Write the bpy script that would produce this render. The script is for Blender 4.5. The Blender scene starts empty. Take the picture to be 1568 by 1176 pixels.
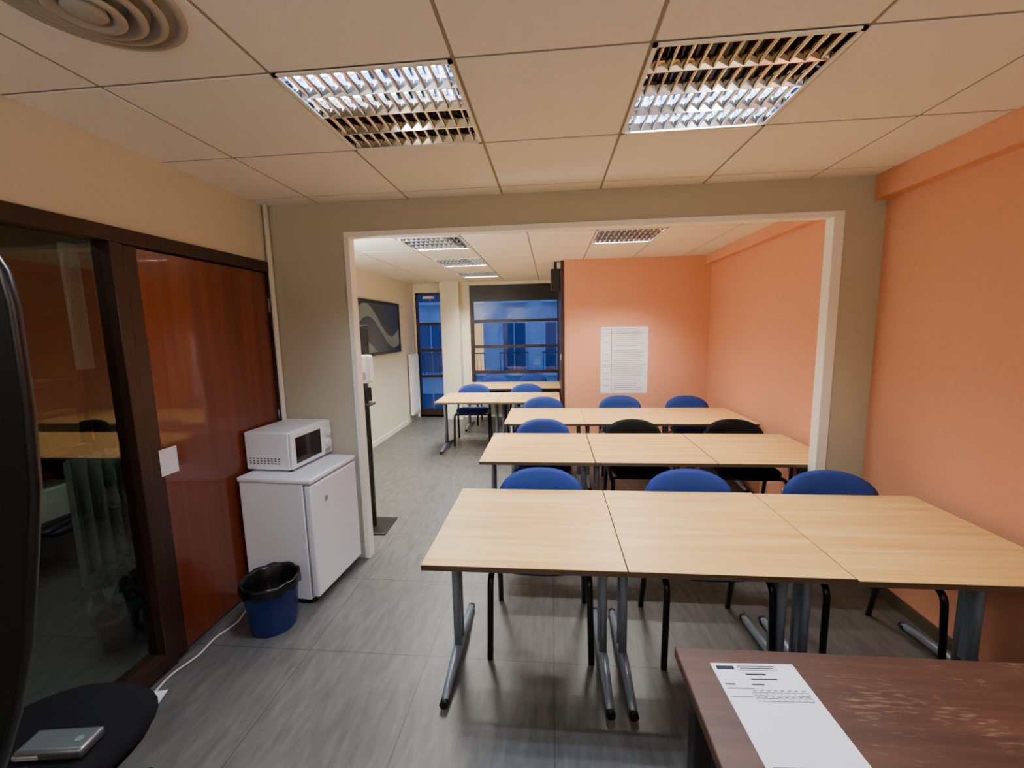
import bpy, bmesh, math, random
from mathutils import Vector, Matrix
random.seed(7)
scene=bpy.context.scene
COL=scene.collection
try:
    scene.view_settings.view_transform='AgX'
except Exception: pass

H=2.435
# ---------------------------------------------------------------- materials
def lin(c):
    return tuple(((x/255)/12.92 if x/255<=.04045 else ((x/255+.055)/1.055)**2.4) for x in c)+(1,)
def pmat(name,rgb,rough=.6,metal=0,spec=.5,noise=None,bump=None,emit=None,coat=0):
    m=bpy.data.materials.new(name);m.use_nodes=True;nt=m.node_tree
    b=nt.nodes['Principled BSDF']
    c=lin(rgb)
    b.inputs['Base Color'].default_value=c
    b.inputs['Roughness'].default_value=rough
    b.inputs['Metallic'].default_value=metal
    b.inputs['Specular IOR Level'].default_value=spec
    b.inputs['Coat Weight'].default_value=coat
    tc=nt.nodes.new('ShaderNodeTexCoord')
    if noise:
        sc,amt=noise[0],noise[1]; stretch=noise[2] if len(noise)>2 else (1,1,1)
        mp=nt.nodes.new('ShaderNodeMapping');mp.inputs['Scale'].default_value=stretch
        nz=nt.nodes.new('ShaderNodeTexNoise');nz.inputs['Scale'].default_value=sc;nz.inputs['Detail'].default_value=6
        rp=nt.nodes.new('ShaderNodeValToRGB')
        d=tuple(x*(1-amt) for x in c[:3])+(1,);l=tuple(min(1,x*(1+amt)) for x in c[:3])+(1,)
        rp.color_ramp.elements[0].position=.3;rp.color_ramp.elements[0].color=d
        rp.color_ramp.elements[1].position=.7;rp.color_ramp.elements[1].color=l
        nt.links.new(tc.outputs['Object'],mp.inputs[0]);nt.links.new(mp.outputs[0],nz.inputs['Vector'])
        nt.links.new(nz.outputs['Fac'],rp.inputs[0]);nt.links.new(rp.outputs[0],b.inputs['Base Color'])
    if bump:
        nz2=nt.nodes.new('ShaderNodeTexNoise');nz2.inputs['Scale'].default_value=bump[0];nz2.inputs['Detail'].default_value=4
        bp=nt.nodes.new('ShaderNodeBump');bp.inputs['Strength'].default_value=bump[1];bp.inputs['Distance'].default_value=.002
        nt.links.new(tc.outputs['Object'],nz2.inputs['Vector']);nt.links.new(nz2.outputs['Fac'],bp.inputs['Height']);nt.links.new(bp.outputs[0],b.inputs['Normal'])
    if emit:
        b.inputs['Emission Color'].default_value=lin(emit[0]);b.inputs['Emission Strength'].default_value=emit[1]
    return m
def emat(name,rgb,s,sample=False):
    m=bpy.data.materials.new(name);m.use_nodes=True;nt=m.node_tree;nt.nodes.clear()
    e=nt.nodes.new('ShaderNodeEmission');e.inputs[0].default_value=lin(rgb);e.inputs[1].default_value=s
    o=nt.nodes.new('ShaderNodeOutputMaterial');nt.links.new(e.outputs[0],o.inputs[0])
    if not sample:
        try: m.cycles.emission_sampling='NONE'
        except Exception: pass
    return m
def glassmat(name,tint=(255,255,255),base=.05,gain=.85):
    m=bpy.data.materials.new(name);m.use_nodes=True;nt=m.node_tree;nt.nodes.clear()
    t=nt.nodes.new('ShaderNodeBsdfTransparent');t.inputs[0].default_value=lin(tint)
    g=nt.nodes.new('ShaderNodeBsdfGlossy');g.inputs['Roughness'].default_value=.02
    lw=nt.nodes.new('ShaderNodeLayerWeight');lw.inputs[0].default_value=.5
    pw=nt.nodes.new('ShaderNodeMath');pw.operation='POWER';pw.inputs[1].default_value=4
    ma=nt.nodes.new('ShaderNodeMath');ma.operation='MULTIPLY_ADD';ma.inputs[1].default_value=gain;ma.inputs[2].default_value=base
    mx=nt.nodes.new('ShaderNodeMixShader');o=nt.nodes.new('ShaderNodeOutputMaterial')
    nt.links.new(lw.outputs['Facing'],pw.inputs[0]);nt.links.new(pw.outputs[0],ma.inputs[0])
    nt.links.new(ma.outputs[0],mx.inputs[0]);nt.links.new(t.outputs[0],mx.inputs[1]);nt.links.new(g.outputs[0],mx.inputs[2]);nt.links.new(mx.outputs[0],o.inputs[0]);return m
def woodmat(name,c0,c1,c2,rough=.4,axis='X',scale=1.0,coat=0,worn=None):
    m=bpy.data.materials.new(name);m.use_nodes=True;nt=m.node_tree;b=nt.nodes['Principled BSDF']
    b.inputs['Roughness'].default_value=rough;b.inputs['Coat Weight'].default_value=coat
    tc=nt.nodes.new('ShaderNodeTexCoord');oi=nt.nodes.new('ShaderNodeObjectInfo')
    ad=nt.nodes.new('ShaderNodeVectorMath');ad.operation='ADD'
    ml=nt.nodes.new('ShaderNodeMath');ml.operation='MULTIPLY';ml.inputs[1].default_value=37
    cb=nt.nodes.new('ShaderNodeCombineXYZ')
    nt.links.new(oi.outputs['Random'],ml.inputs[0]);nt.links.new(ml.outputs[0],cb.inputs[0]);nt.links.new(ml.outputs[0],cb.inputs[1]);nt.links.new(ml.outputs[0],cb.inputs[2])
    nt.links.new(tc.outputs['Object'],ad.inputs[0]);nt.links.new(cb.outputs[0],ad.inputs[1])
    st={'X':(1.2,22,22),'Y':(22,1.2,22),'Z':(22,22,1.2)}[axis]
    mp=nt.nodes.new('ShaderNodeMapping');mp.inputs['Scale'].default_value=tuple(s*scale for s in st)
    nt.links.new(ad.outputs[0],mp.inputs[0])
    nz=nt.nodes.new('ShaderNodeTexNoise');nz.inputs['Scale'].default_value=1.0;nz.inputs['Detail'].default_value=8;nz.inputs['Distortion'].default_value=.4
    nt.links.new(mp.outputs[0],nz.inputs['Vector'])
    rp=nt.nodes.new('ShaderNodeValToRGB');e=rp.color_ramp.elements
    e[0].position=.3;e[0].color=lin(c0);e[1].position=.72;e[1].color=lin(c2)
    k=e.new(.5);k.color=lin(c1)
    nt.links.new(nz.outputs['Fac'],rp.inputs[0]);nt.links.new(rp.outputs[0],b.inputs['Base Color'])
    if worn:
        mp2=nt.nodes.new('ShaderNodeMapping');mp2.inputs['Scale'].default_value=(26,150,60);nt.links.new(tc.outputs['Object'],mp2.inputs[0])
        n2=nt.nodes.new('ShaderNodeTexNoise');n2.inputs['Scale'].default_value=1;n2.inputs['Detail'].default_value=6;nt.links.new(mp2.outputs[0],n2.inputs['Vector'])
        n3=nt.nodes.new('ShaderNodeTexNoise');n3.inputs['Scale'].default_value=5;n3.inputs['Detail'].default_value=3;nt.links.new(tc.outputs['Object'],n3.inputs['Vector'])
        mu=nt.nodes.new('ShaderNodeMath');mu.operation='MULTIPLY';nt.links.new(n2.outputs['Fac'],mu.inputs[0]);nt.links.new(n3.outputs['Fac'],mu.inputs[1])
        r2=nt.nodes.new('ShaderNodeValToRGB');r2.color_ramp.elements[0].position=.31;r2.color_ramp.elements[1].position=.44
        r2.color_ramp.elements[1].color=(.7,.7,.7,1)
        nt.links.new(mu.outputs[0],r2.inputs[0])
        mx=nt.nodes.new('ShaderNodeMix');mx.data_type='RGBA';mx.inputs[7].default_value=lin(worn)
        nt.links.new(r2.outputs[0],mx.inputs[0]);nt.links.new(rp.outputs[0],mx.inputs[6]);nt.links.new(mx.outputs[2],b.inputs['Base Color'])
    return m

M={}
M['cream']=pmat('cream_paint',(210,202,182),.75,noise=(60,.02),bump=(180,.15))
M['creamback']=pmat('light_cream_paint',(232,226,204),.75,bump=(180,.15))
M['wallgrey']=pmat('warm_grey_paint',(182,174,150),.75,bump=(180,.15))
M['orange']=pmat('salmon_orange_paint',(220,152,117),.65,noise=(30,.02),bump=(220,.2))
M['ceil']=pmat('ceiling_tile',(234,228,220),.85,noise=(260,.05),bump=(300,.5))
M['tbar']=pmat('ceiling_grid_metal',(166,159,148),.5)
M['tgap']=pmat('ceiling_gap',(150,140,126),.8)
M['trimw']=pmat('white_trim_paint',(240,236,222),.45)
M['brown']=pmat('dark_brown_wood_frame',(46,26,18),.4,noise=(12,.25,(6,6,1)))
M['mahog']=woodmat('mahogany_door_wood',(98,42,20),(111,49,24),(124,57,29),.22,'Z',.6,coat=.5)
M['beech']=woodmat('beech_laminate',(212,160,88),(226,180,108),(236,198,130),.38,'X')
M['edge']=pmat('table_edge_band',(82,68,52),.5)
M['tubegrey']=pmat('grey_metal_tube',(132,142,158),.35,metal=.3)
M['darktube']=pmat('black_metal_tube',(14,14,16),.35)
M['blueup']=pmat('blue_upholstery',(22,48,118),.9,noise=(300,.15),bump=(500,.4))
M['blackup']=pmat('black_upholstery',(12,12,14),.9,spec=.2,noise=(300,.15),bump=(500,.4))
M['blackpl']=pmat('black_plastic',(14,14,16),.4)
M['whiteap']=pmat('white_enamel',(236,238,240),.3)
M['greyap']=pmat('grey_plastic',(150,152,155),.5)
M['ovenwin']=pmat('oven_window',(24,16,18),.12)
M['binblue']=pmat('blue_plastic_bin',(16,42,122),.35)
M['bag']=pmat('black_bin_bag',(10,10,12),.3,bump=(25,1))
M['paper']=pmat('white_paper',(234,238,246),.8)
M['ink']=pmat('printed_ink',(32,36,52),.8)
M['inklt']=pmat('light_print',(120,120,130),.8)
M['inkred']=pmat('red_print',(150,75,65),.8)
M['alu']=pmat('mirror_aluminium',(218,226,238),.10,metal=1)
M['alu_unlit']=pmat('unlit_row_aluminium',(205,190,165),.07,metal=1)  # same aluminium; unlit look of the louvre rows tinted into its colour
M['tube']=emat('lit_fluorescent_tube',(200,220,255),16)
M['tubeb']=emat('lit_fluorescent_tube_back',(255,250,242),16)
M['tubeo']=pmat('unlit_tube',(200,200,195),.3)
M['silver']=pmat('silver_aluminium',(130,132,136),.35,metal=.8)
M['desk']=woodmat('dark_worn_desk_wood',(58,35,25),(70,43,31),(88,56,40),.5,'X',1.4,worn=(132,104,82))
M['glass']=glassmat('window_glass')
M['pglass']=glassmat('partition_glass',(210,220,212),.09,.6)
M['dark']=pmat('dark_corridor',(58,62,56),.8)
M['curtain']=pmat('pale_curtain',(112,120,110),.9)
M['leaf']=pmat('leaf_green',(34,50,30),.7,noise=(20,.3))
M['terra']=pmat('plant_pot',(40,34,30),.7)
M['cable']=pmat('white_cable',(215,212,205),.5)
M['cardb']=pmat('cardboard',(130,95,60),.8,noise=(20,.1))

def floor_mat():
    m=bpy.data.materials.new('grey_vinyl_tiles');m.use_nodes=True;nt=m.node_tree;b=nt.nodes['Principled BSDF']
    b.inputs['Roughness'].default_value=.42
    N=nt.nodes.new;Lk=nt.links.new
    tc=N('ShaderNodeTexCoord')
    br=N('ShaderNodeTexBrick');br.offset=0;br.inputs['Scale'].default_value=1;br.inputs['Brick Width'].default_value=.62;br.inputs['Row Height'].default_value=.62
    br.inputs['Mortar Size'].default_value=.0035;br.inputs['Color1'].default_value=(.92,.92,.92,1);br.inputs['Color2'].default_value=(1.05,1.05,1.05,1);br.inputs['Mortar'].default_value=(.5,.5,.5,1)
    Lk(tc.outputs['Object'],br.inputs['Vector'])
    mp=N('ShaderNodeMapping');mp.inputs['Scale'].default_value=(30,6,1)
    mp.inputs['Rotation'].default_value=(0,0,.35)
    Lk(tc.outputs['Object'],mp.inputs[0])
    nz=N('ShaderNodeTexNoise');nz.inputs['Scale'].default_value=1;nz.inputs['Detail'].default_value=5;nz.inputs['Distortion'].default_value=.3;Lk(mp.outputs[0],nz.inputs['Vector'])
    rp=N('ShaderNodeValToRGB');e=rp.color_ramp.elements;e[0].position=.25;e[0].color=lin((76,76,73));e[1].position=.78;e[1].color=lin((108,107,102))
    Lk(nz.outputs['Fac'],rp.inputs[0])
    mx=N('ShaderNodeMix');mx.data_type='RGBA';mx.blend_type='MULTIPLY';mx.inputs[0].default_value=1
    Lk(rp.outputs[0],mx.inputs[6]);Lk(br.outputs['Color'],mx.inputs[7]);Lk(mx.outputs[2],b.inputs['Base Color'])
    return m
M['floor']=floor_mat()
M['screen']=pmat('dark_print',(34,42,46),.3,noise=(2,.2))
M['wave']=pmat('pale_wave_print',(128,142,136),.5,noise=(3,.15))

# ---------------------------------------------------------------- mesh helpers
def link(ob,parent=None,loc=None,rz=None):
    COL.objects.link(ob)
    if parent: ob.parent=parent
    if loc is not None: ob.location=loc
    if rz is not None: ob.rotation_euler=(0,0,rz)
    return ob
def empty(name,loc=(0,0,0),rz=0):
    e=bpy.data.objects.new(name,None);e.empty_display_size=.1;COL.objects.link(e);e.location=loc;e.rotation_euler=(0,0,rz);return e
class MB:
    def __init__(s): s.bm=bmesh.new();s.mats=[]
    def mi(s,m):
        if m not in s.mats: s.mats.append(m)
        return s.mats.index(m)
    def _tag(s,faces,m,smooth=False):
        i=s.mi(m)
        for f in faces: f.material_index=i;f.smooth=smooth
    def box(s,x0,x1,y0,y1,z0,z1,m,bev=0,seg=2):
        r=bmesh.ops.create_cube(s.bm,size=1)
        vs=r['verts']
        for v in vs: v.co=Vector(((x0+x1)/2+v.co.x*(x1-x0),(y0+y1)/2+v.co.y*(y1-y0),(z0+z1)/2+v.co.z*(z1-z0)))
        fs=list({f for v in vs for f in v.link_faces})
        s._tag(fs,m)
        if bev:
            es=list({e for f in fs for e in f.edges})
            rr=bmesh.ops.bevel(s.bm,geom=es,offset=bev,segments=seg,affect='EDGES',profile=.5)
            s._tag(rr['faces'],m,True)
        return s
    def quad(s,pts,m):
        f=s.bm.faces.new([s.bm.verts.new(p) for p in pts]);s._tag([f],m);return s
    def tube(s,pts,r,m,n=10,rad2=None,cap=True,up=None):
        pts=[Vector(p) for p in pts]
        rings=[];prev=None
        for i,p in enumerate(pts):
            if i==0:t=pts[1]-p
            elif i==len(pts)-1:t=p-pts[i-1]
            else:t=(pts[i+1]-p).normalized()+(p-pts[i-1]).normalized()
            t.normalize()
            if prev is None:
                a=Vector((0,0,1)) if abs(t.z)<.9 else Vector((1,0,0))
                if up: a=Vector(up)
                u=t.cross(a).normalized()
            else:
                u=(prev-t*prev.dot(t)).normalized()
            prev=u;w=t.cross(u)
            ri=r[i] if isinstance(r,(list,tuple)) else r
            r2=rad2 if rad2 else ri
            rings.append([s.bm.verts.new(p+u*ri*math.cos(2*math.pi*k/n)+w*r2*math.sin(2*math.pi*k/n)) for k in range(n)])
        fs=[]
        for a,b in zip(rings,rings[1:]):
            for k in range(n): fs.append(s.bm.faces.new((a[k],a[(k+1)%n],b[(k+1)%n],b[k])))
        s._tag(fs,m,True)
        if cap: s._tag([s.bm.faces.new(rings[0][::-1]),s.bm.faces.new(rings[-1])],m)
        return s
    def lathe(s,prof,m,c=(0,0),n=40,cap=False):
        rings=[[s.bm.verts.new((c[0]+r*math.cos(2*math.pi*k/n),c[1]+r*math.sin(2*math.pi*k/n),z)) for k in range(n)] for r,z in prof]
        fs=[]
        for a,b in zip(rings,rings[1:]):
            for k in range(n): fs.append(s.bm.faces.new((a[k],a[(k+1)%n],b[(k+1)%n],b[k])))
        s._tag(fs,m,True)
        if cap: s._tag([s.bm.faces.new(rings[0][::-1])],m)
        return s
    def done(s,name,parent=None,loc=None,rz=None,recalc=True):
        if recalc: bmesh.ops.recalc_face_normals(s.bm,faces=s.bm.faces[:])
        me=bpy.data.meshes.new(name);s.bm.to_mesh(me);s.bm.free()
        for m in s.mats: me.materials.append(m)
        ob=bpy.data.objects.new(name,me);return link(ob,parent,loc,rz)
def smoothpath(pts,rad=.05,n=5):
    pts=[Vector(p) for p in pts];out=[pts[0]]
    for i in range(1,len(pts)-1):
        p=pts[i];a=(pts[i-1]-p);b=(pts[i+1]-p);ra=min(rad,a.length*.45,b.length*.45)
        A=p+a.normalized()*ra;B=p+b.normalized()*ra
        for k in range(n+1):
            t=k/n;out.append(A*(1-t)**2+p*2*t*(1-t)+B*t*t)
    out.append(pts[-1]);return out
def area(name,parent,loc,sx,sy,power,col,up=False):
    l=bpy.data.lights.new(name,'AREA');l.shape='RECTANGLE';l.size=sx;l.size_y=sy;l.energy=power;l.color=lin(col)[:3]
    o=bpy.data.objects.new(name,l);link(o,parent,loc)
    if up:o.rotation_euler=(math.pi,0,0)
    return o

# ---------------------------------------------------------------- room shell
YW0,YW1=2.735,2.79
XL,XR=-1.87,1.93
XB=-2.485; YF=7.6; YB=5.42
YR=-1.6
MB().box(-4.2,2.1,YR-.1,7.75,-.1,0,M['floor']).done('floor')
MB().box(-4.2,2.1,YR-.1,7.75,H+.25,H+.33,M['cream']).done('roof_slab')
MB().box(XR,XR+.1,YR,YB,0,H+.25,M['orange']).done('wall_right')
MB().box(1.86,XR,YR,YW0,2.30,H+.02,M['orange']).done('trim_1')
MB().box(1.86,XR,YW1,YB,2.33,H+.02,M['orange']).done('trim_2')
MB().box(-4.2,XR+.1,YR-.1,YR,0,H+.25,M['cream']).done('wall_rear')
MB().box(XL-.1,XL,YR,YW0,2.075,H+.25,M['cream']).done('wall_left')
b=MB();b.box(-2.6,-1.33,YW0,YW1,0,H+.25,M['wallgrey']).done('wall_front_left')
MB().box(1.70,XR,YW0,YW1,0,H+.25,M['wallgrey']).done('wall_front_right')
MB().box(-1.33,1.70,YW0,YW1,2.245,H+.25,M['wallgrey']).done('wall_front_header')
b=MB()
b.box(-1.335,-1.30,YW0-.012,YW1+.012,0,2.215,M['trimw'],.003)
b.box(1.645,1.705,YW0-.012,YW1+.012,0,2.215,M['trimw'],.003)
b.box(-1.335,1.705,YW0-.012,YW1+.012,2.215,2.248,M['trimw'],.003)
b.done('trim_opening')
MB().tube([(XL+.025,YW0-.02,.0),(XL+.025,YW0-.02,H)],.016,M['trimw']).done('trim_corner')
MB().box(XB-.1,XB,YW1,YF,0,H+.25,M['creamback']).done('wall_back_left')
b=MB();b.box(.17,XR+.1,YB,YF+.1,0,H+.25,M['orange']);b.done('wall_back')
b=MB();b.box(.13,.168,YB+.01,YF,0,H,M['brown']);b.done('trim_partition')
b=MB()
b.box(XB-.1,XB+.035,YF,YF+.1,0,H+.25,M['creamback'])
b.box(-1.91,-1.45,YF-.02,YF+.1,0,H+.25,M['creamback'])
b.box(-1.93,-1.60,YF-.22,YF-.02,0,H+.25,M['creamback'])
b.box(-2.45,-1.91,YF,YF+.1,2.28,H+.25,M['creamback'])
b.box(-1.45,.17,YF,YF+.1,2.38,H+.25,M['creamback'])
b.box(-1.45,.17,YF,YF+.1,0,.45,M['creamback'])
b.done('wall_far')
MB().box(XR-.012,XR,YR,YW0,0,.07,M['edge']).done('baseboard_right')
MB().box(XB,XB+.012,YW1,7.0,0,.07,M['trimw']).done('baseboard_back_left')
MB().box(.17,XR,YB-.012,YB,0,.07,M['trimw']).done('baseboard_back')
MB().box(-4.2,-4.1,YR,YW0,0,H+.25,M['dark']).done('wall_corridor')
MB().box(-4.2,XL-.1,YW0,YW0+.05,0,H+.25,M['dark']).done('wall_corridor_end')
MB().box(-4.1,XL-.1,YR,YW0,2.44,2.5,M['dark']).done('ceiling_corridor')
e=empty('corridor_added_light',(-2.5,1.6,2.43));MB().box(-.15,.15,-.3,.3,-.01,.0,M['trimw']).done('housing',e)  # added fill light, brightens what shows through the partition glass
area('corridor_fill',e,(0,0,-.015),.25,.5,8,(225,245,230))

# ---------------------------------------------------------------- ceilings
def ceiling(name,x0,x1,y0,y1,ox,oy,holes):
    b=MB();s=.6
    i0=math.floor((x0-ox)/s);i1=math.ceil((x1-ox)/s);j0=math.floor((y0-oy)/s);j1=math.ceil((y1-oy)/s)
    g=.006
    for i in range(i0,i1):
        for j in range(j0,j1):
            if (i,j) in holes: continue
            a,c=max(x0,ox+i*s+g),min(x1,ox+(i+1)*s-g);d,e=max(y0,oy+j*s+g),min(y1,oy+(j+1)*s-g)
            if c-a<.004 or e-d<.004: continue
            b.box(a,c,d,e,H,H+.015,M['ceil'],.0025,1)
    for i in range(i0,i1+1):
        x=ox+i*s
        if x0+.01<x<x1-.01: b.box(x-g,x+g,y0,y1,H+.004,H+.03,M['tgap'])
    for j in range(j0,j1+1):
        y=oy+j*s
        if y0+.01<y<y1-.01: b.box(x0,x1,y-g,y+g,H+.0035,H+.03,M['tgap'])
    return b.done(name)
FX,FY=-1.495,1.40; BX,BY=-1.40,3.84
ceiling('ceiling',XL,1.86,YR,YW0,FX,FY,{(1,0),(3,0),(1,-4),(3,-4)})
ceiling('ceiling_back',XB,1.86,YW1,YF,BX,BY,{(0,0),(0,2),(0,4),(3,0)})

def luminaire(x,y,rows,blade,tubemat,power,col):
    e=empty('ceiling_light',(x,y,H))
    b=MB();h=.292
    b.box(-h,h,-h,h,.075,.085,M['alu'])
    for sx in(-1,1):
        b.box(min(sx*h,sx*(h-.008)),max(sx*h,sx*(h-.008)),-h,h,0,.08,M['alu'])
        b.box(-h,h,min(sx*h,sx*(h-.008)),max(sx*h,sx*(h-.008)),0,.08,M['alu'])
    b.done('housing',e)
    b=MB()
    for sx in(-1,1):
        b.box(min(sx*.296,sx*.282),max(sx*.296,sx*.282),-.296,.296,-.004,.002,M['trimw'])
        b.box(-.296,.296,min(sx*.296,sx*.282),max(sx*.296,sx*.282),-.004,.002,M['trimw'])
    b.done('rim',e)
    b=MB();w=.57/4
    for r in range(5):
        yy=-.285+r*w
        pts=[(-.282,yy-.002,.0),(-.282,yy+.002,.0),(-.282,yy+.012,.03),(-.282,yy+.004,.074),(-.282,yy-.004,.074),(-.282,yy-.012,.03)]
        if r==0: pts=[(p[0],max(p[1],yy),p[2]) for p in pts]
        if r==4: pts=[(p[0],min(p[1],yy),p[2]) for p in pts]
        A=[b.bm.verts.new(p) for p in pts];B=[b.bm.verts.new((.282,p[1],p[2])) for p in pts]
        fs=[b.bm.faces.new((A[k],A[(k+1)%6],B[(k+1)%6],B[k])) for k in range(6)]
        b._tag(fs,blade[min(r,3)])
    for r in range(4):
        y0=-.285+r*w+.004;y1=y0+w-.008
        n=12
        for k in range(n):
            xx=-.282+.564*(k+.5)/n
            segs=4;vt=[]
            for q in range(segs+1):
                t=q/segs;yq=y0+(y1-y0)*t;dip=.010*(1-(2*t-1)**2)
                vt.append([b.bm.verts.new((xx-.0015,yq,.002)),b.bm.verts.new((xx+.0015,yq,.002)),b.bm.verts.new((xx+.012,yq,.024+dip)),b.bm.verts.new((xx-.012,yq,.024+dip))])
            fs=[]
            for q in range(segs):
                for z in range(4): fs.append(b.bm.faces.new((vt[q][z],vt[q][(z+1)%4],vt[q+1][(z+1)%4],vt[q+1][z])))
            b._tag(fs,blade[r],True)
    b.done('louvre',e)
    for r in range(4):
        b=MB();yy=-.285+(r+.5)*w
        b.tube([(-.275,yy,.058),(.275,yy,.058)],.013,tubemat if r in rows else M['tubeo'],n=8)
        b.done('fluorescent_tube_%d'%(r+1),e)
        if r in rows: area('tube_light_%d'%(r+1),e,(0,yy,.043),.54,.03,power/len(rows),col)
    return e
A,W_=M['alu'],M['alu_unlit']
CW=(212,228,255);FW=(246,248,252);WW=(252,248,242)
luminaire(FX+.9,FY+.3,(0,1),[A,A,W_,W_],M['tube'],76,CW)
luminaire(FX+2.1,FY+.3,(2,3),[W_,W_,A,A],M['tube'],76,FW)
luminaire(FX+.9,FY-2.1,(1,2),[A]*4,M['tube'],15,FW)  # this and the next: unseen extra fixtures added behind the camera as fill
luminaire(FX+2.1,FY-2.1,(1,2),[A]*4,M['tube'],15,FW)
for (i,j) in [(0,0),(0,2),(0,4),(3,0)]:
    luminaire(BX+i*.6+.3,BY+j*.6+.3,(0,3),[A]*4,M['tubeb'],138,WW)
def added_uplight(x,y,p):  # unseen uplight, added to brighten the ceilings and walls
    e=empty('added_fill_uplight',(x,y,0))
    b=MB();b.lathe([(.0005,0),(.13,0),(.13,.02),(.02,.035),(.0005,.035)],M['darktube'],n=32)
    b.tube([(0,0,.03),(0,0,1.74)],.012,M['darktube'])
    b.lathe([(.0005,1.73),(.05,1.74),(.15,1.80),(.152,1.80),(.06,1.75),(.0005,1.745)],M['darktube'],n=36);b.done('stand_and_bowl',e)
    l=bpy.data.lights.new('fill_light','AREA');l.shape='DISK';l.size=.22;l.energy=p;l.color=lin(FW)[:3]
    o=bpy.data.objects.new('fill_light',l);link(o,e,(0,0,1.80));o.rotation_euler=(math.pi,0,0)
added_uplight(-1.4,-1.1,34);added_uplight(1.5,-1.1,34);added_uplight(-2.2,3.1,80)

# round air diffuser
e=empty('air_vent_diffuser',(-1.13,1.045,H))
b=MB();s=.84
for r0,r1,z in[(.245,.205,-.004),(.195,.155,-.016),(.145,.105,-.028),(.095,.055,-.040)]:
    b.lathe([(r*s,zz) for r,zz in[(r0,z+.004),(r0,z),((r0+r1)/2,z-.004),(r1,z+.012),(r1-.01,z+.03),(r1-.012,z+.034),(r0-.01,z+.012),(r0,z+.004)]],M['tbar'],n=56)
b.lathe([(.0005,-.045),(.03,-.045),(.045,-.038),(.04,-.02),(.0005,-.02)],M['tbar'],n=40)
b.lathe([(.0005,-.001),(.20,-.001)],M['tgap'],n=40)
b.done('rings',e)

# ---------------------------------------------------------------- left joinery
b=MB()
b.box(XL-.08,XL+.02,YR,YW0-.0,2.01,2.075,M['brown'],.004)
b.box(XL-.08,XL+.02,1.68,1.735,0,2.01,M['brown'],.004)
b.box(XL-.06,XL+.005,1.735,1.81,0,2.01,M['brown'],.004)
b.box(XL-.08,XL+.01,2.705,YW0,0,2.01,M['brown'],.004)
b.box(XL-.08,XL+.02,YR,1.68,0,.09,M['brown'],.004)
b.box(XL-.08,XL+.02,-.2,-.14,.09,2.01,M['brown'],.004)
b.done('trim_joinery')
e=empty('door_1',(XL,0,0))
MB().box(-.045,-.008,1.815,2.70,.01,2.005,M['mahog'],.003).done('leaf',e)
b=MB()
for z in(.25,1.0,1.75): b.tube([(.0,2.70,z),(.0,2.70,z+.09)],.008,M['silver'])
b.done('hinges',e)
MB().box(.0,.006,1.79,1.885,.935,1.065,M['paper']).done('door_plate',e)
MB().quad([(XL-.026,-1.6,.09),(XL-.026,1.68,.09),(XL-.026,1.68,2.01),(XL-.026,-1.6,2.01)],M['pglass']).done('window_1',recalc=False)
b=MB()
n=70;pr=[]
for k in range(n+1):
    y=1.95+.45*k/n;pr.append((-2.60+.035*math.sin(k*.6)+.015*math.sin(k*1.7),y))
for p,q in zip(pr,pr[1:]): b.quad([(p[0],p[1],.03),(q[0],q[1],.03),(q[0],q[1],.95),(p[0],p[1],.95)],M['curtain'])
b.done('curtain')
b=MB()  # two pale upright strips behind the glass
for k in range(n):
    a=(-3.05+.02*math.sin(k*.7),1.95+.10*k/n);c=(-3.05+.02*math.sin((k+1)*.7),1.95+.10*(k+1)/n)
    b.quad([(a[0],a[1],1.5),(c[0],c[1],1.5),(c[0],c[1],2.2),(a[0],a[1],2.2)],M['whiteap'])
    b.quad([(a[0],a[1]+.5,1.4),(c[0],c[1]+.5,1.4),(c[0],c[1]+.5,2.2),(a[0],a[1]+.5,2.2)],M['curtain'])
b.done('corridor_pale_strips')
e=empty('plant_reflection',(-2.28,1.84,0))  # dim plant standing in for a faint reflection in the glass
b=MB();b.lathe([(.0005,0),(.07,0),(.09,.16),(.10,.16),(.10,.18),(.085,.18),(.08,.14),(.0005,.14)],M['terra'],n=28);b.done('pot',e)
b=MB()
for k in range(26):
    a=k*2.4;l=.12+.08*random.random();ht=.16+.28*random.random()
    p0=Vector((0,0,.14));p1=Vector((math.cos(a)*l*.4,math.sin(a)*l*.4,.16+ht*.7));p2=Vector((math.cos(a)*l,math.sin(a)*l,.16+ht*.6))
    sd=Vector((-math.sin(a),math.cos(a),0))*.025
    b.tube([p0,p0.lerp(p1,.6),p1],.003,M['leaf'],n=5)
    m=(p1+p2)/2+Vector((0,0,.03))
    b.quad([p1,m+sd,p2,m-sd],M['leaf'])
b.done('leaves',e)
e=empty('storage_shelf',(-3.4,.0,0))
b=MB()
for z in(.4,.85,1.3,1.75): b.box(-.2,.2,.3,2.6,z,z+.03,M['brown'])
for y in(.3,2.57): b.box(-.2,.2,y,y+.03,0,1.9,M['brown'])
b.done('rack',e)
b=MB()
for k in range(14):
    z=[.43,.88,1.33,1.78][k%4];y=.4+.62*(k//4)+.12*(k%2);b.box(-.12,.15,y,y+.28,z,z+.2+.05*(k%2),M['cardb'] if k%3 else M['whiteap'],.004)
b.done('boxes',e)

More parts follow.
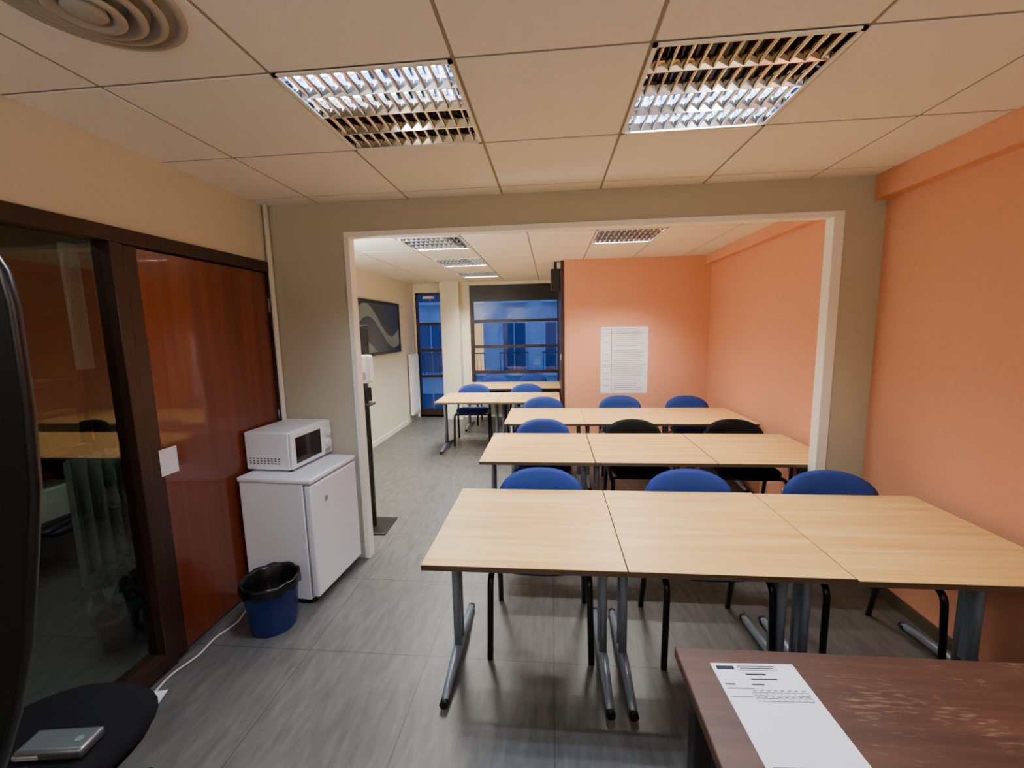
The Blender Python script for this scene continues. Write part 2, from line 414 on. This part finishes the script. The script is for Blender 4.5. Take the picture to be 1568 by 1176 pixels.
# ---------------------------------------------------------------- far windows
def bars(b,x0,x1,z0,z1,zs,y0=YF+.0,y1=YF+.07,w=.05,m=None):
    m=m or M['brown']
    b.box(x0,x0+w,y0,y1,z0,z1,m);b.box(x1-w,x1,y0,y1,z0,z1,m);b.box(x0,x1,y0,y1,z0,z0+w,m);b.box(x0,x1,y0,y1,z1-w,z1,m)
    for z in zs: b.box(x0+w,x1-w,y0,y1,z-.025,z+.025,m)
def pane(x0,x1,z0,z1,e):
    y=YF+.033;MB().quad([(x0,y,z0),(x1,y,z0),(x1,y,z1),(x0,y,z1)],M['glass']).done('pane',e,recalc=False)
e=empty('window_2',(0,0,0))
b=MB();bars(b,-2.45,-1.91,0.0,2.28,(1.72,1.24,.76,.12),w=.04);b.box(-2.40,-1.96,YF+.0,YF+.07,0,.1,M['brown']);b.box(-2.3,-2.1,YF-.02,YF,2.17,2.21,M['trimw'],.004);b.done('frame',e)
pane(-2.41,-1.95,.04,2.25,e)
e=empty('window_3',(0,0,0))
b=MB();bars(b,-1.45,.17,.45,2.38,(1.75,1.29,.83),w=.06);b.box(-1.45,.17,YF-.01,YF+.09,2.10,2.38,M['blackpl']);b.done('frame',e)
pane(-1.40,.12,.5,2.3,e)

M['fac']=pmat('facade_plaster',(190,198,215),.9,noise=(2,.1))
M['facw']=pmat('facade_window',(60,85,130),.3)
M['facl']=emat('lit_window',(255,214,160),.9)
M['rail']=pmat('balcony_rail',(60,66,84),.6)
e=empty('building_facade',(-.2,15,0))
b=MB();b.box(-14,10,0,.3,-6,9,M['fac'])
for i in range(-7,5):
    for z in(-2.4,.1,2.6):
        x=i*1.5
        b.box(x,x+.8,-.03,.0,z,z+1.7,M['facl'] if (i,z) in((-2,.1),(-4,-2.4)) else M['facw'])
        b.box(x-.08,x,-.05,0,z-.05,z+1.75,M['fac']);b.box(x+.8,x+.88,-.05,0,z-.05,z+1.75,M['fac'])
        b.box(x+.38,x+.42,-.04,0,z,z+1.7,M['fac'])
        b.box(x-.1,x+.9,-.35,0,z-.12,z-.04,M['fac'])
        for k in range(8): b.box(x-.08+k*.135,x-.06+k*.135,-.34,-.32,z-.04,z+.65,M['rail'])
        b.box(x-.1,x+.9,-.35,-.31,z+.65,z+.69,M['rail'])
b.done('front',e)
MB().box(-20,20,7.9,15,-3.2,-3.0,M['dark']).done('street_ground')

# ---------------------------------------------------------------- tables
def table(x0,y0,w=.793,d=.795,z=.70):
    e=empty('training_table',(x0+w/2,y0+d/2,0))
    hw,hd=w/2,d/2
    b=MB();b.box(-hw,hw,-hd,hd,z-.004,z,M['beech'],.0015,1);b.done('top',e)
    b=MB();b.box(-hw,hw,-hd,hd,z-.024,z-.004,M['edge']);b.done('edge_band',e)
    b=MB();t=M['tubegrey']
    b.box(-hw+.06,hw-.06,-.02,.02,z-.075,z-.025,t,.004)
    for sx in(-1,1):
        x=sx*(hw-.045)
        b.box(x-.03,x+.03,-hd+.1,hd-.1,z-.034,z-.024,t)
        for yy in(-.032,.032): b.tube([(x,yy,.05),(x,yy,z-.03)],.019,t,n=12,rad2=.019)
        b.box(x-.012,x+.012,-.03,.03,.1,z-.05,t)
        path=[(x,-.31,.022),(x,-.22,.034),(x,-.08,.052),(x,.08,.052),(x,.22,.034),(x,.31,.022)]
        b.tube(path,[.017,.02,.024,.024,.02,.017],t,n=12)
        for yy in(-.315,.315):
            b.tube([(x,yy-.015,.019),(x,yy+.015,.019)],.019,M['blackpl'],n=12)
    b.done('frame',e)
    return e
G=.797
for k in range(3): table(-.515+G*k,1.505-(.012 if k==2 else 0))
for k in range(3): table(-.505+(G+.003)*k,2.80)
for k in range(3): table(-.46+(G-.012)*k,3.97,w=.782)
for k in range(2): table(-1.485+G*k,5.16)
for k in range(2): table(-1.40+(G-.03)*k,6.38,w=.765)

# ---------------------------------------------------------------- chairs
def slab(b,fn,th,m,ex=3.2):
    R=18;C=6
    rings=[]
    for side in(1,-1):
        layer=[]
        for c in range(C+1):
            rr=c/C;ring=[]
            for k in range(R*2):
                a=2*math.pi*k/(R*2);ca,sa=math.cos(a),math.sin(a)
                den=(abs(ca)**ex+abs(sa)**ex)**(1/ex);u=ca/den*rr;v=sa/den*rr
                off=th*.5*(1-rr**6)**.5*side if rr<1 else 0
                p,n=fn(u,v);ring.append(p+n*off)
            layer.append(ring)
        rings.append(layer)
    top=[[b.bm.verts.new(p) for p in r] for r in rings[0][1:]]
    bot=[[b.bm.verts.new(p) for p in r] for r in rings[1][1:-1]]+[top[-1]]
    ct=b.bm.verts.new(rings[0][0][0]);cb=b.bm.verts.new(rings[1][0][0]);fs=[];n=R*2
    for lay,cc in((top,ct),(bot,cb)):
        for k in range(n): fs.append(b.bm.faces.new((cc,lay[0][k],lay[0][(k+1)%n])))
        for a,c in zip(lay,lay[1:]):
            for k in range(n): fs.append(b.bm.faces.new((a[k],c[k],c[(k+1)%n],a[(k+1)%n])))
    b._tag(fs,m,True)
def chair(x,y,up,rz=0,arms=False,name='conference_chair'):
    e=empty(name,(x,y,0),rz);t=M['darktube']
    b=MB()
    for s in(-1,1):
        b.tube(smoothpath([(s*.245,-.215,.0),(s*.235,-.20,.425),(s*.235,.17,.425)],.06),.0115,t,n=10,rad2=.0155)
        b.tube(smoothpath([(s*.245,.245,.0),(s*.235,.14,.42),(s*.225,.215,.60),(s*.215,.268,.70)],.08),.0115,t,n=10,rad2=.0155)
        if arms:
            b.tube(smoothpath([(s*.25,-.19,.43),(s*.27,-.17,.645),(s*.27,.2,.645)],.05),.011,t)
            b.box(s*.27-.024,s*.27+.024,-.17,.14,.64,.665,M['blackpl'],.008)
    b.tube([(-.235,-.12,.42),(.235,-.12,.42)],.010,t);b.tube([(-.235,.12,.42),(.235,.12,.42)],.010,t)
    b.done('frame',e)
    b=MB()
    slab(b,lambda u,v:(Vector((u*.232,v*.21-.01,.465+.012*u*u-.018*max(0,-v)**3)),Vector((0,0,1))),.045,up)
    b.done('seat',e)
    b=MB()
    slab(b,lambda u,v:(Vector((u*.222,v*.20-.01,.442)),Vector((0,0,1))),.022,M['blackpl'])
    b.done('seat_shell',e)
    b=MB()
    def back(u,v):
        z=.65+v*.155;yy=.248+.05*(v+1)*.5-.045*u*u+.0
        return Vector((u*.242*(1-.05*v*v),yy,z-.015*u*u*max(v,0))),Vector((0,-.97,.2))
    slab(b,back,.038,up,ex=2.8);b.done('backrest',e)
    b=MB()
    def back2(u,v):
        p,n=back(u,v);return p+Vector((0,.014,0)),n
    slab(b,lambda u,v:(back2(u*.97,v*.96)),.02,M['blackpl'],ex=2.8);b.done('back_shell',e)
    return e
BU,BK=M['blueup'],M['blackup']
chair(-.065,2.08,BU);chair(.755,2.08,BU,.03);chair(1.475,2.08,BU,-.04)
chair(-.08,3.42,BU);chair(.70,3.40,BK,.02,True);chair(1.52,3.40,BK,-.03,True)
chair(-.10,4.64,BU);chair(.79,4.70,BU);chair(1.53,4.66,BU)
chair(-1.12,5.86,BU,.08);chair(-.36,5.84,BU)
chair(-1.0,7.12,BU);chair(-.32,7.12,BU)

# ---------------------------------------------------------------- fridge
rz=-math.radians(4)
e=empty('mini_fridge',(-1.375,2.20,0),rz)
h=.775
b=MB();b.box(-.465,-.055,0.0,.49,.03,h-.03,M['whiteap'],.006);b.done('body',e)
b=MB();b.box(-.475,.002,-.005,.495,h-.03,h,M['whiteap'],.010,3);b.done('worktop',e)
b=MB();b.box(-.048,0.0,0.0,.49,.05,h-.038,M['whiteap'],.012,3);b.done('door',e)
b=MB();b.box(-.056,-.047,.006,.484,.055,h-.045,M['greyap']);b.box(-.44,-.06,.02,.47,.01,.03,M['blackpl'])
for x in(-.43,-.09):
    for y in(.04,.44): b.tube([(x,y,0),(x,y,.03)],.018,M['blackpl'])
b.box(-.005,.003,.12,.15,.60,.63,M['greyap'])
b.done('seal_and_feet',e)
e=empty('microwave_oven',(-1.545,2.315,h),rz)
mh=.245
b=MB();b.box(-.315,-.02,0,.40,.012,mh,M['whiteap'],.008,3)
b.done('case',e)
b=MB();b.box(-.02,.0,.0,.30,.018,mh-.006,M['whiteap'],.006,3);b.done('door',e)
b=MB();b.box(-.001,.003,.035,.285,.045,mh-.04,M['ovenwin'],.002);b.done('window',e)
b=MB();b.box(-.02,.0,.303,.40,.018,mh-.006,M['whiteap'],.005)
for z in(.17,.10): b.tube([(0,.352,z),(.018,.352,z)],.024,M['whiteap'],n=20)
b.box(0,.006,.325,.38,.03,.055,M['greyap'],.002)
for z in(.05,.065,.08,):
    for k in range(9): b.box(-.29+k*.024,-.276+k*.024,-.001,.001,z,z+.006,M['ink'])
for x in(-.29,-.04):
    for y in(.03,.37): b.tube([(x,y,0.0),(x,y,.014)],.012,M['blackpl'])
b.done('control_panel',e)

# bin
e=empty('waste_bin',(-1.548,2.03,0))
b=MB();b.lathe([(.0005,.002),(.110,0),(.114,.01),(.139,.265),(.146,.268),(.146,.280),(.139,.280),(.134,.268),(.108,.012),(.0005,.012)],M['binblue'],n=48);b.done('bucket',e)
b=MB();n=48
prof=[(.1485,.235,.010),(.150,.262,.008),(.149,.284,.004),(.142,.290,.004),(.130,.275,.006),(.118,.20,.008),(.09,.10,.01),(.001,.08,0)]
rings=[]
for (r,z,a) in prof:
    rings.append([b.bm.verts.new(((r+.4*a*math.sin(k*1.9+z*30)*(r>.1))*math.cos(2*math.pi*k/n),(r+.4*a*math.sin(k*1.9+z*30)*(r>.1))*math.sin(2*math.pi*k/n),z+a*math.sin(k*1.3))) for k in range(n)])
fs=[]
for p,q in zip(rings,rings[1:]):
    for k in range(n): fs.append(b.bm.faces.new((p[k],p[(k+1)%n],q[(k+1)%n],q[k])))
b._tag(fs,M['bag'],True);b.done('bin_bag',e)

# sanitizer stand
e=empty('hand_sanitizer_stand',(-1.475,3.215,0),.02)
b=MB();b.box(-.125,.145,-.15,.15,0,.012,M['darktube'],.004);b.box(-.022,.018,-.015,.015,.012,1.62,M['darktube'],.003)
b.box(-.05,.05,-.02,.0,1.30,1.66,M['blackpl'],.006)
b.box(-.06,.07,-.11,.02,1.03,1.045,M['blackpl'],.004);b.box(-.045,.055,-.03,-.015,1.06,1.17,M['blackpl'],.004);b.done('post_and_base',e)
b=MB();b.box(-.045,.085,-.12,-.02,1.21,1.43,M['whiteap'],.022,4);b.box(-.03,.06,-.125,-.11,1.24,1.30,M['greyap'],.006);b.done('dispenser',e)

# framed wave picture on the far-left wall
e=empty('wall_picture',(XB,6.0,1.655))
b=MB();f=M['blackpl']
b.box(0,.03,-.77,.77,-.385,-.345,f);b.box(0,.03,-.77,.77,.345,.385,f);b.box(0,.03,-.77,-.73,-.345,.345,f);b.box(0,.03,.73,.77,-.345,.345,f);b.done('frame',e)
b=MB();b.box(.002,.018,-.73,.73,-.345,.345,M['screen'])
def band(y0,y1,lo,hi,n=24):
    for k in range(n):
        ta,tb=k/n,(k+1)/n;ya,yb=y0+(y1-y0)*ta,y0+(y1-y0)*tb
        b.quad([(.0195,ya,lo(ta)),(.0195,yb,lo(tb)),(.0195,yb,hi(tb)),(.0195,ya,hi(ta))],M['wave'])
band(-.72,.72,lambda t:-.02+.20*math.sin(t*5.2+.4)-.10*t,lambda t:.08+.22*math.sin(t*5.2+.7)+.04*(1-t))
band(-.72,.1,lambda t:-.34,lambda t:-.18-.15*t+.05*math.sin(t*6))
b.done('print',e)
e=empty('radiator',(XB+.03,7.28,.13))
b=MB();b.box(0,.05,-.2,.2,0,1.07,M['whiteap'],.008)
for k in range(8): b.box(.05,.062,-.18+k*.046,-.15+k*.046,.04,1.03,M['whiteap'],.003)
for z in(.15,.9): b.box(-.03,0,-.1,.1,z,z+.03,M['greyap'])
b.done('panel',e)
e=empty('wall_poster',(.915,YB-.004,1.185))
MB().box(-.295,.285,-.001,.001,-.42,.42,M['paper']).done('sheet',e)
b=MB();random.seed(3)
for k in range(30):
    z=.385-k*.0262
    if k in(9,17): continue
    b.box(-.13,-.13+.28+.09*random.random(),-.0022,-.0012,z,z+.005,M['inklt'])
    if k%3==0: b.box(-.265,-.19,-.0022,-.0012,z,z+.005,M['inklt'])
b.box(-.165,-.158,-.0024,-.0012,-.38,.40,M['inkred']);b.box(-.28,.27,-.0024,-.0012,.34,.344,M['inkred']);b.box(-.28,.27,-.0024,-.0012,-.06,-.056,M['inkred'])
b.done('printed_lines',e)
e=empty('wall_speaker',(.06,5.55,2.1))
b=MB();b.box(-.06,.06,-.08,.06,-.02,.24,M['blackpl'],.01);b.box(-.02,.02,-.02,.02,.24,.335,M['blackpl']);b.box(-.045,.045,-.085,-.08,.0,.2,M['darktube'],.003);b.done('cabinet',e)
e=empty('light_switch',(.13,5.60,1.22));MB().box(-.01,0,-.04,.04,-.04,.04,M['whiteap'],.003).done('plate',e)

# ---------------------------------------------------------------- foreground desk
e=empty('wooden_desk',(0,0,0))
dz=.72
b=MB();b.box(.335,1.80,.35,1.11,dz-.03,dz,M['desk'],.004);b.done('top',e)
b=MB()
for x in(.37,1.72):
    for y in(.40,1.03): b.box(x,x+.05,y,y+.05,0,dz-.03,M['darktube'],.004)
b.box(.39,1.76,1.04,1.055,.30,dz-.03,M['brown']);b.box(.39,.41,.42,1.04,dz-.1,dz-.03,M['brown']);b.done('legs_and_panel',e)
e=empty('printed_form',(.5225,.91,dz+.0008),.03)
e.rotation_euler=(0,0,.045)
b=MB();b.box(-.105,.105,-.1485,.1485,-.0004,.0004,M['paper']);b.done('sheet',e)
b=MB();z0,z1=.0005,.0008
def ln(x0,x1,y,w,m=M['ink']): b.box(x0,x1,y-w/2,y+w/2,z0,z1,m)
ln(-.095,-.05,.134,.012);ln(-.04,.055,.139,.0022);ln(-.035,.05,.1325,.003);ln(-.04,.055,.126,.0015,M['ink'])
for x in(-.04,.055): b.box(x-.0005,x+.0005,.127,.138,z0,z1,M['ink'])
ln(-.03,.02,.113,.0045);ln(-.025,.04,.098,.004);ln(-.095,-.07,.082,.004);ln(-.03,.0,.082,.004);ln(-.095,-.03,.070,.003,M['inklt'])
for y in(.058,.050,.042,.034): ln(-.04,.09,y,.0012)
ln(-.095,-.045,.046,.003,M['inklt'])
for k in range(9): b.box(-.04+k*.01625-.0004,-.04+k*.01625+.0004,.034,.058,z0,z1,M['ink'])
for k in range(8): ln(-.036+k*.01625,-.028+k*.01625,.064,.003,M['inklt']);ln(-.036+k*.01625,-.028+k*.01625,.046,.003,M['inklt'])
ln(-.09,.06,-.12,.0015,M['inklt'])
b.done('printed_text',e)

# ---------------------------------------------------------------- bottom-left: swivel stool, device, mirror
e=empty('swivel_stool',(-1.44,.92,0))
b=MB();slab(b,lambda u,v:(Vector((u*.25,v*.23,.455)),Vector((0,0,1))),.06,BK,2.4);b.done('seat',e)
b=MB();slab(b,lambda u,v:(Vector((u*.235,v*.215,.425)),Vector((0,0,1))),.03,M['blackpl'],2.4);b.tube([(0,0,.07),(0,0,.42)],.028,M['darktube'])
for k in range(5):
    a=k*2*math.pi/5+.3;c,s=math.cos(a),math.sin(a)
    b.tube([(0,0,.10),(c*.27,s*.27,.065)],[.026,.018],M['blackpl']);b.tube([(c*.27-s*.02,s*.27+c*.02,.026),(c*.27+s*.02,s*.27-c*.02,.026)],.026,M['blackpl'],n=16)
b.done('base',e)
e=empty('external_drive',(-1.345,.905,.4845),math.radians(8))
b=MB();b.box(-.10,.08,-.036,.04,0,.03,M['silver'],.010,3);b.box(-.10,-.03,-.037,.041,.006,.022,M['greyap'],.004);b.tube([(.045,.0,.03),(.045,.0,.0315)],.010,M['inklt'],n=16);b.done('case',e)
e=empty('standing_mirror',(-.012,.60,0))
b=MB()
rp=[(-.90,1.78),(-.86,1.755),(-.835,1.71),(-.828,1.66),(-.832,1.5),(-.845,1.36),(-.873,1.241),(-.915,1.07),(-.965,.93),(-1.021,.812),(-1.08,.74),(-1.15,.72)]
lp=[(-2.25-x,z) for x,z in rp[::-1]]
path=[Vector((x,0,z)) for x,z in rp]+[Vector((x-.05,0,z)) for x,z in lp]
b.tube(path,.008,M['darktube'],n=10)
b.tube([path[-1],path[0]],.008,M['darktube'])
b.tube([(-1.2,0,.72),(-1.2,0,.04)],.016,M['darktube']);b.tube([(-1.2,-.12,.016),(-1.2,.12,.016)],.016,M['darktube']);b.tube([(-1.35,0,.016),(-1.1,0,.016)],.016,M['darktube'])
f=b.bm.faces.new([b.bm.verts.new(p+Vector((0,.004,0))) for p in path]);b._tag([f],M['blackpl'])
b.done('frame_and_back',e)

b=MB();pts=[(-1.80,1.55,.006),(-1.82,1.66,.006),(-1.78,1.78,.006),(-1.80,1.9,.006),(-1.76,2.02,.006),(-1.80,2.16,.006),(-1.84,2.20,.006)]
b.tube(smoothpath(pts,.05,4),.005,M['cable'],n=8);b.done('power_cable')
e=empty('paper_sheets',(-1.785,1.50,.003),.3);b=MB();b.box(-.05,.05,-.07,.07,-.002,0,M['paper']);b.done('sheet',e)

# ---------------------------------------------------------------- world
w=bpy.data.worlds.new('dusk_sky');scene.world=w;w.use_nodes=True
bg=w.node_tree.nodes['Background'];bg.inputs[0].default_value=(.10,.26,.75,1);bg.inputs[1].default_value=1.3

# ---------------------------------------------------------------- camera
th,yaw,roll,hc,f=.1305,.09405,.02049,1.608,647.1
cy,sy=math.cos(yaw),math.sin(yaw);ct,st=math.cos(th),math.sin(th);cr,sr=math.cos(roll),math.sin(roll)
R=Vector((cy,sy,0));F=Vector((-ct*sy,ct*cy,-st));U=Vector((-st*sy,st*cy,ct))
X=cr*R-sr*U;Y=sr*R+cr*U;Z=-F
cam=bpy.data.cameras.new('camera');cam.sensor_width=36;cam.lens=f/1568*36;cam.clip_start=.02
co=bpy.data.objects.new('camera',cam);COL.objects.link(co)
mt=Matrix((X,Y,Z)).transposed().to_4x4();mt.translation=Vector((0,0,hc));co.matrix_world=mt
scene.camera=co
